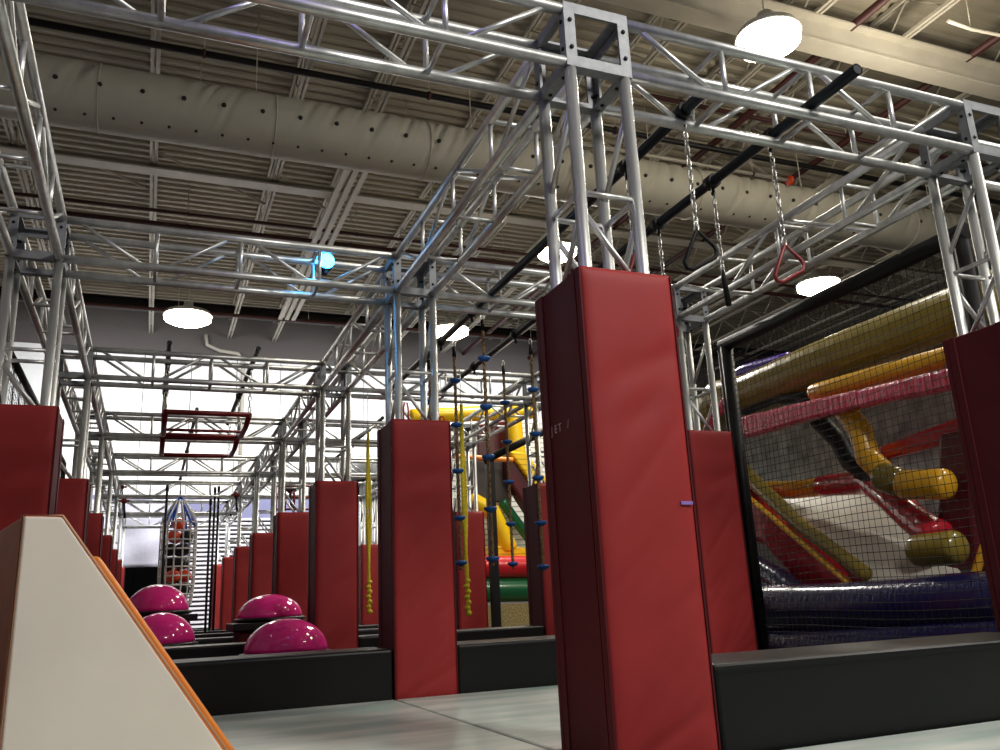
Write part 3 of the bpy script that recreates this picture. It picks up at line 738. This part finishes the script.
# ------------------------------------------------------------------ net frames
def net_frame(X, y0, y1, z0, z1, label, r=.035, cell=.05, posts=(1,1)):
    t = thing('net_frame', label, 'net', (X, (y0+y1)/2, 0), 'black net panels'); d = (y1-y0)/2
    if posts[0]: MB().tube([(0,-d,0), (0,-d,z1)], r, 12).obj('post', M['pipeb'], t)
    if posts[1]: MB().tube([(0,d,0), (0,d,z1)], r, 12).obj('post', M['pipeb'], t)
    MB().tube([(0,-d-r,z1), (0,d+r,z1)], r, 12).obj('top_rail', M['pipeb'], t)
    b = MB(); n = int(2*d/cell); m = int((z1-z0)/cell)
    for i in range(n+1):
        y = -d+2*d*i/n
        b.tube([(.006*math.sin(k*1.1+i), y+.006*math.sin(k*.9+i*.3), z0+(z1-z0)*k/10) for k in range(11)], .0023, 4, caps=False)
    for j in range(m+1):
        z = z0+(z1-z0)*j/m
        b.tube([(.006*math.sin(k*1.1+j), -d+2*d*k/10, z+.008*math.sin(k*.8+j*.2)) for k in range(11)], .0023, 4, caps=False)
    b.obj('net', M['net'], t)
    return t
net_frame(4.3, 3.2, 5.44, 0, 2.53, 'big black framed safety net in front of the mustard inflatable', .052)
net_frame(4.33, 5.55, 8.1, 0, 2.53, 'black safety net panel continuing behind the near right column', .03, .055)
net_frame(-1.12, 7.0, 9.6, 0, 2.64, 'black safety net panel behind the left row of columns', .03, .055)
net_frame(-1.15, 9.7, 12.6, 0, 2.64, 'farther black safety net panel behind the left row', .03, .06)

# ------------------------------------------------------------------ big inflatable at the right (faces -X)
t = thing('inflatable_slide', 'large inflatable slide house behind the black net at right', 'inflatable', (0,0,0))
def A(px, py, X): return at(px, py, X=X)
def itube(pts, r, name, m, n=20, bulge=True):
    P_ = []
    for i in range(len(pts)-1):
        for k in range(6): P_.append(V(pts[i]).lerp(V(pts[i+1]), k/6))
    P_.append(V(pts[-1]))
    rr = r if isinstance(r, (int, float)) else None
    R_ = []
    for i in range(len(P_)):
        f = i/(len(P_)-1)
        b_ = rr if rr else r[0]+(r[1]-r[0])*f
        R_.append(b_)
    # rounded ends
    d0 = (P_[0]-P_[1]).normalized(); d1 = (P_[-1]-P_[-2]).normalized()
    pre = [(P_[0]+d0*R_[0]*.5*s, R_[0]*q) for s, q in ((1, .1), (.93, .4), (.7, .72), (.35, .93))]
    post = [(P_[-1]+d1*R_[-1]*.5*s, R_[-1]*q) for s, q in ((.35, .93), (.7, .72), (.93, .4), (1, .1))]
    P2 = [a_ for a_, _ in pre]+P_+[a_ for a_, _ in post]; R3 = [q for _, q in pre]+R_+[q for _, q in post]
    o = MB().tube(P2, R3, n).obj(name, M[m], t); return o
itube([A(700,455,5.9), A(706,425,5.9), A(722,400,5.9), A(748,396,5.9), A(820,366,5.9), A(890,340,5.9), A(1010,296,5.9)], .235, 'top_tube', 'olive', 24)
itube([A(694,445,6.25), A(700,420,6.25), A(716,393,6.25), A(745,372,6.25), A(790,360,6.25)], .09, 'purple_arch', 'purple')
itube([A(704,445,5.6), A(711,420,5.6), A(728,400,5.6)], .055, 'pink_arch', 'pinkv')
itube([A(815,393,5.55), A(955,355,5.55), A(1010,340,5.55)], .085, 'upper_bar', 'gold')
# ruched valance
def poly(pts, X, d, name, m, bev=.01):
    return MB().prism([A(px, py, X) for px, py in pts], (d, 0, 0)).obj(name, M[m], t, bevel=bev)
poly([(735,424),(742,416),(800,402),(870,386),(960,364),(1010,352),(1010,378),(955,388),(870,405),(800,422),(748,437),(738,436)], 5.4, .12, 'valance', 'pinkv', .03)
poly([(735,436),(770,410),(800,400),(1010,360),(1010,520),(735,520)], 6.5, .03, 'mesh_wall', 'mesh', 0)
poly([(878,446),(960,416),(1010,400),(1010,424),(955,440),(880,462)], 5.75, .1, 'lower_band', 'crimson', .03)
# black outlined opening arcs
itube([A(745,410,5.8), A(775,398,5.8), A(800,398,5.8), A(815,410,5.8)], .06, 'opening_trim', 'pipeb')
itube([A(818,420,5.75), A(838,440,5.75), A(850,462,5.75), A(872,478,5.75), A(892,484,5.75)], .085, 'opening_trim', 'pipeb')
itube([A(843,408,5.6), A(860,430,5.6), A(868,458,5.6), A(885,474,5.6)], .1, 'curved_tube', 'gold')
itube([A(883,477,5.45), A(898,482,5.45)], .12, 'curved_tube', 'olive')
itube([A(905,485,5.4), A(945,484,5.4)], .115, 'bumper_log', 'gold')
itube([A(918,551,5.15), A(956,547,5.15)], .115, 'bumper_log', 'olive')
poly([(938,434),(968,428),(976,568),(936,574)], 5.6, .3, 'tower_post', 'maroon', .03)
poly([(960,428),(1010,418),(1010,575),(974,575)], 5.85, .2, 'tower_wall', 'maroon', .03)
# slide: behind tubes
itube([A(760,490,5.9), A(790,490,5.9), A(820,487,5.9)], .09, 'crest_tube', 'gold')
itube([A(822,486,5.85), A(868,482,5.8), A(890,498,5.7), A(915,520,5.6), A(938,536,5.5)], [.1, .13], 'side_tube', 'crimson')
sp_ = [A(762,492,6.3), A(866,486,6.3), A(905,520,6.0), A(945,552,5.8), A(965,578,5.5), A(870,584,5.4), A(800,520,5.9)]
b = MB(); 
c_ = sum((V(p) for p in sp_), V())/len(sp_)
b.add(list(sp_)+[c_]+[p+V((.06,0,-.05)) for p in sp_]+[c_+V((.06,0,-.05))], [(i, (i+1) % 7, 7) for i in range(7)]+[(8+(i+1) % 7, 8+i, 15) for i in range(7)]+[(i, 8+i, 8+(i+1) % 7, (i+1) % 7) for i in range(7)], False)
b.obj('slide_surface', M['slide'], t)
itube([A(735,460,5.6), A(752,480,5.55), A(800,525,5.4), A(866,574,5.25)], [.085, .06], 'side_tube', 'olive')
poly([(735,480),(755,497),(854,583),(800,592),(762,545),(735,540)], 5.5, .35, 'side_wall', 'crimson', .06)
itube([A(742,492,5.42), A(800,541,5.35), A(852,586,5.25)], .028, 'side_stripe', 'stripe')
itube([A(848,587,5.2), A(910,586,5.2), A(972,583,5.2)], .04, 'foot_edge', 'crimson')
itube([A(972,583,5.2), A(985,545,5.2)], .03, 'foot_stripe', 'stripe')
poly([(980,570),(990,530),(1010,500),(1010,580)], 5.3, .2, 'foot_wall', 'crimson', .03)
itube([A(700,650,5.2), A(770,648,5.1), A(860,645,5.1), A(1030,636,5.1)], .16, 'lower_base_tube', 'navy', 24)
itube([A(700,612,5.3), A(770,608,5.15), A(860,608,5.15), A(1030,600,5.15)], .2, 'base_tube', 'navy', 28)
itube([A(745,560,5.4), A(780,582,5.3), A(800,600,5.25)], [.1, .14], 'base_corner', 'navy')
t['label'] = 'large inflatable slide house with mustard top tube behind the black net at right'

# ------------------------------------------------------------------ colourful inflatable at the back
YI = 14.
t = thing('inflatable_slide', 'yellow, red and green inflatable slide behind the knotted ropes', 'inflatable', (0,0,0))
def B(px, py, Y=YI): return at(px, py, Y=Y)
def bp(pts, Y, d, name, m, bev=.02):
    return MB().prism([B(px, py, Y) for px, py in pts], (0, d, 0)).obj(name, M[m], t, bevel=bev)
XI0 = B(440, 600).x
itube([B(412,417), B(440,415), B(470,414), B(530,412)], .14, 'top_tube', 'yel')
itube([B(513,408), B(515,435), B(519,462)], .15, 'pillar', 'yel')
bp([(478,424),(507,420),(510,458),(478,462)], YI+.3, .1, 'window_panel', 'maroon')
bp([(440,425),(560,420),(560,560),(440,560)], YI+1.2, .2, 'back_wall', 'whiteseam', .0)
itube([B(452,456,YI-.2), B(512,460,YI-.2)], .045, 'rim', 'orange')
bp([(466,460),(512,462),(512,502),(466,500)], YI+.1, .1, 'mesh_panel', 'darkmesh')
bp([(507,456),(516,460),(547,506),(533,518),(507,477)], YI-.1, .3, 'ramp_wall', 'maroon', .04)
bp([(508,450),(527,453),(562,497),(552,506),(534,486),(516,461)], YI-.18, .4, 'ramp_cushion', 'yelseam', .04)
bp([(480,500),(508,502),(552,560),(486,560)], YI+.5, .1, 'slide_surface', 'whiteseam', .0)
itube([B(503,502,YI+.1), B(515,520,YI+.1), B(540,553,YI+.1)], .09, 'side_tube', 'green')
itube([B(472,500,YI), B(492,512,YI), B(508,548,YI)], [.14, .17], 'side_tube', 'yel')
bp([(490,545),(530,548),(545,560),(490,560)], YI-.1, .3, 'step', 'yelseam', .03)
itube([B(440,567,YI-.3), B(560,567,YI-.3)], .19, 'front_tube', 'brightred')
itube([B(440,591,YI-.3), B(560,589,YI-.3)], .2, 'lower_tube', 'green')
b = B(500, 603, YI-.3)
MB().box((B(440,600).x, YI-.5, 0), (B(560,600).x, YI+1.2, b.z-.02)).obj('base_mesh', M['tan'], t)
# black beam and post in front of it
p = B(484, 461, 12.5); q = B(545, 431, 12.0)
tag(MB().tube([p, q], .06, 8).obj('black_beam', M['pipeb']), 'slanting black beam in front of the yellow inflatable', 'beam')
q = B(491, 500, 12.5); tag(MB().box((q.x-.06, 12.44, 0), (q.x+.06, 12.56, p.z)).obj('black_post', M['pipeb']), 'black post below the slanting black beam', 'post')
# distant black thing between left columns
p = at(66, 465, Y=8.9); t = thing('speaker', 'small black speaker between the left row columns', 'speaker', (-1.0, 8.9, p.z))
MB().box((-.1,-.1,-.16), (.1,.1,.16)).obj('cabinet', M['pipeb'], t, bevel=.03); MB().tube([(0,0,-.16), (0,0,-p.z)], .02, 8).obj('stand', M['pipeb'], t)

# writing / tags on the large near pad
def small_text(s, loc, rot, size, m, parent_name, nm):
    cu = bpy.data.curves.new(nm, 'FONT'); cu.body = s; cu.size = size; cu.extrude = .0004; cu.align_x = 'CENTER'
    o = bpy.data.objects.new(nm, cu); C.objects.link(o); o.location = loc; o.rotation_euler = rot; cu.materials.append(M[m])
    bpy.context.view_layer.update(); me = bpy.data.meshes.new_from_object(o.evaluated_get(bpy.context.evaluated_depsgraph_get())); bpy.data.objects.remove(o)
    o = bpy.data.objects.new(nm, me); C.objects.link(o); o.location = loc; o.rotation_euler = rot; return o
near = [o for o in C.objects if o.get('label') == padlab[('M', 0)]][0]
z = at(560, 431, X=XM-PW).z
for ch_, yy in (('J', .12), ('E', .085), ('T', .05), ('/', -.02)):
    o = small_text(ch_, (-PW-.0012, yy, z), (PI/2, 0, -PI/2), .045, 'label', None, 'printed_letter'); o.parent = near
z = at(684, 503, Y=YR[0]-PD).z
b = MB().box((.135, -PD-.006, z-.006), (.185, -PD+.002, z+.006)); b.obj('tag', M['lilac'], near)

# ------------------------------------------------------------------ lighting
for (x, y) in ((-3, 2), (-2, -3), (1, -5), (4, -4), (7, -3), (10, -1), (-3, 7), (5.5, 3.5), (3.4, 8), (11, 5)):  # unseen bare points added to give specks of light on the domes
    L = bpy.data.lights.new('speck_light', 'POINT'); L.energy = 12; L.color = (1, .97, .92); L.shadow_soft_size = .22
    lo = bpy.data.objects.new('speck_light', L); C.objects.link(lo); lo.location = (x, y, 7.3)
wd = bpy.data.worlds.new('world'); bpy.context.scene.world = wd; wd.use_nodes = True
wd.node_tree.nodes['Background'].inputs[0].default_value = (.85, .92, 1, 1); wd.node_tree.nodes['Background'].inputs[1].default_value = .1
# added lights without fixtures: far wall washers, key behind the camera, fills
W_ = math.radians(28)
for x in (-1, 4.5, 10): area(x, 20.3, 7.2, 330, 2.2, (.93, .96, 1), (W_, 0, 0))
area(3.4, -.9, 5.0, 225, .8, rot=(math.radians(35), 0, math.radians(12))); area(9.0, .8, 7.2, 260, 1.0); area(6.5, 12.6, 7.0, 260, 1.2)
L = bpy.data.lights.new('violet_light', 'POINT'); L.energy = 12; L.color = (.4, .3, 1); L.shadow_soft_size = .1
lo = bpy.data.objects.new('violet_light', L); C.objects.link(lo); lo.location = (.2, 2.0, 3.4)
L = bpy.data.lights.new('lamp_glow', 'POINT'); L.energy = 300; L.color = (1, .9, .72); L.shadow_soft_size = .4
lo = bpy.data.objects.new('lamp_glow', L); C.objects.link(lo); lo.location = (9.2, 6.3, 6.6)
sc = bpy.context.scene
sc.view_settings.view_transform = 'Standard'; sc.view_settings.look = 'None'; sc.view_settings.exposure = 0.; sc.view_settings.gamma = 1
sc.view_settings.use_curve_mapping = False
sc.cycles.use_denoising = True; sc.cycles.max_bounces = 6; sc.cycles.diffuse_bounces = 3; sc.cycles.glossy_bounces = 3; sc.cycles.sample_clamp_indirect = 6
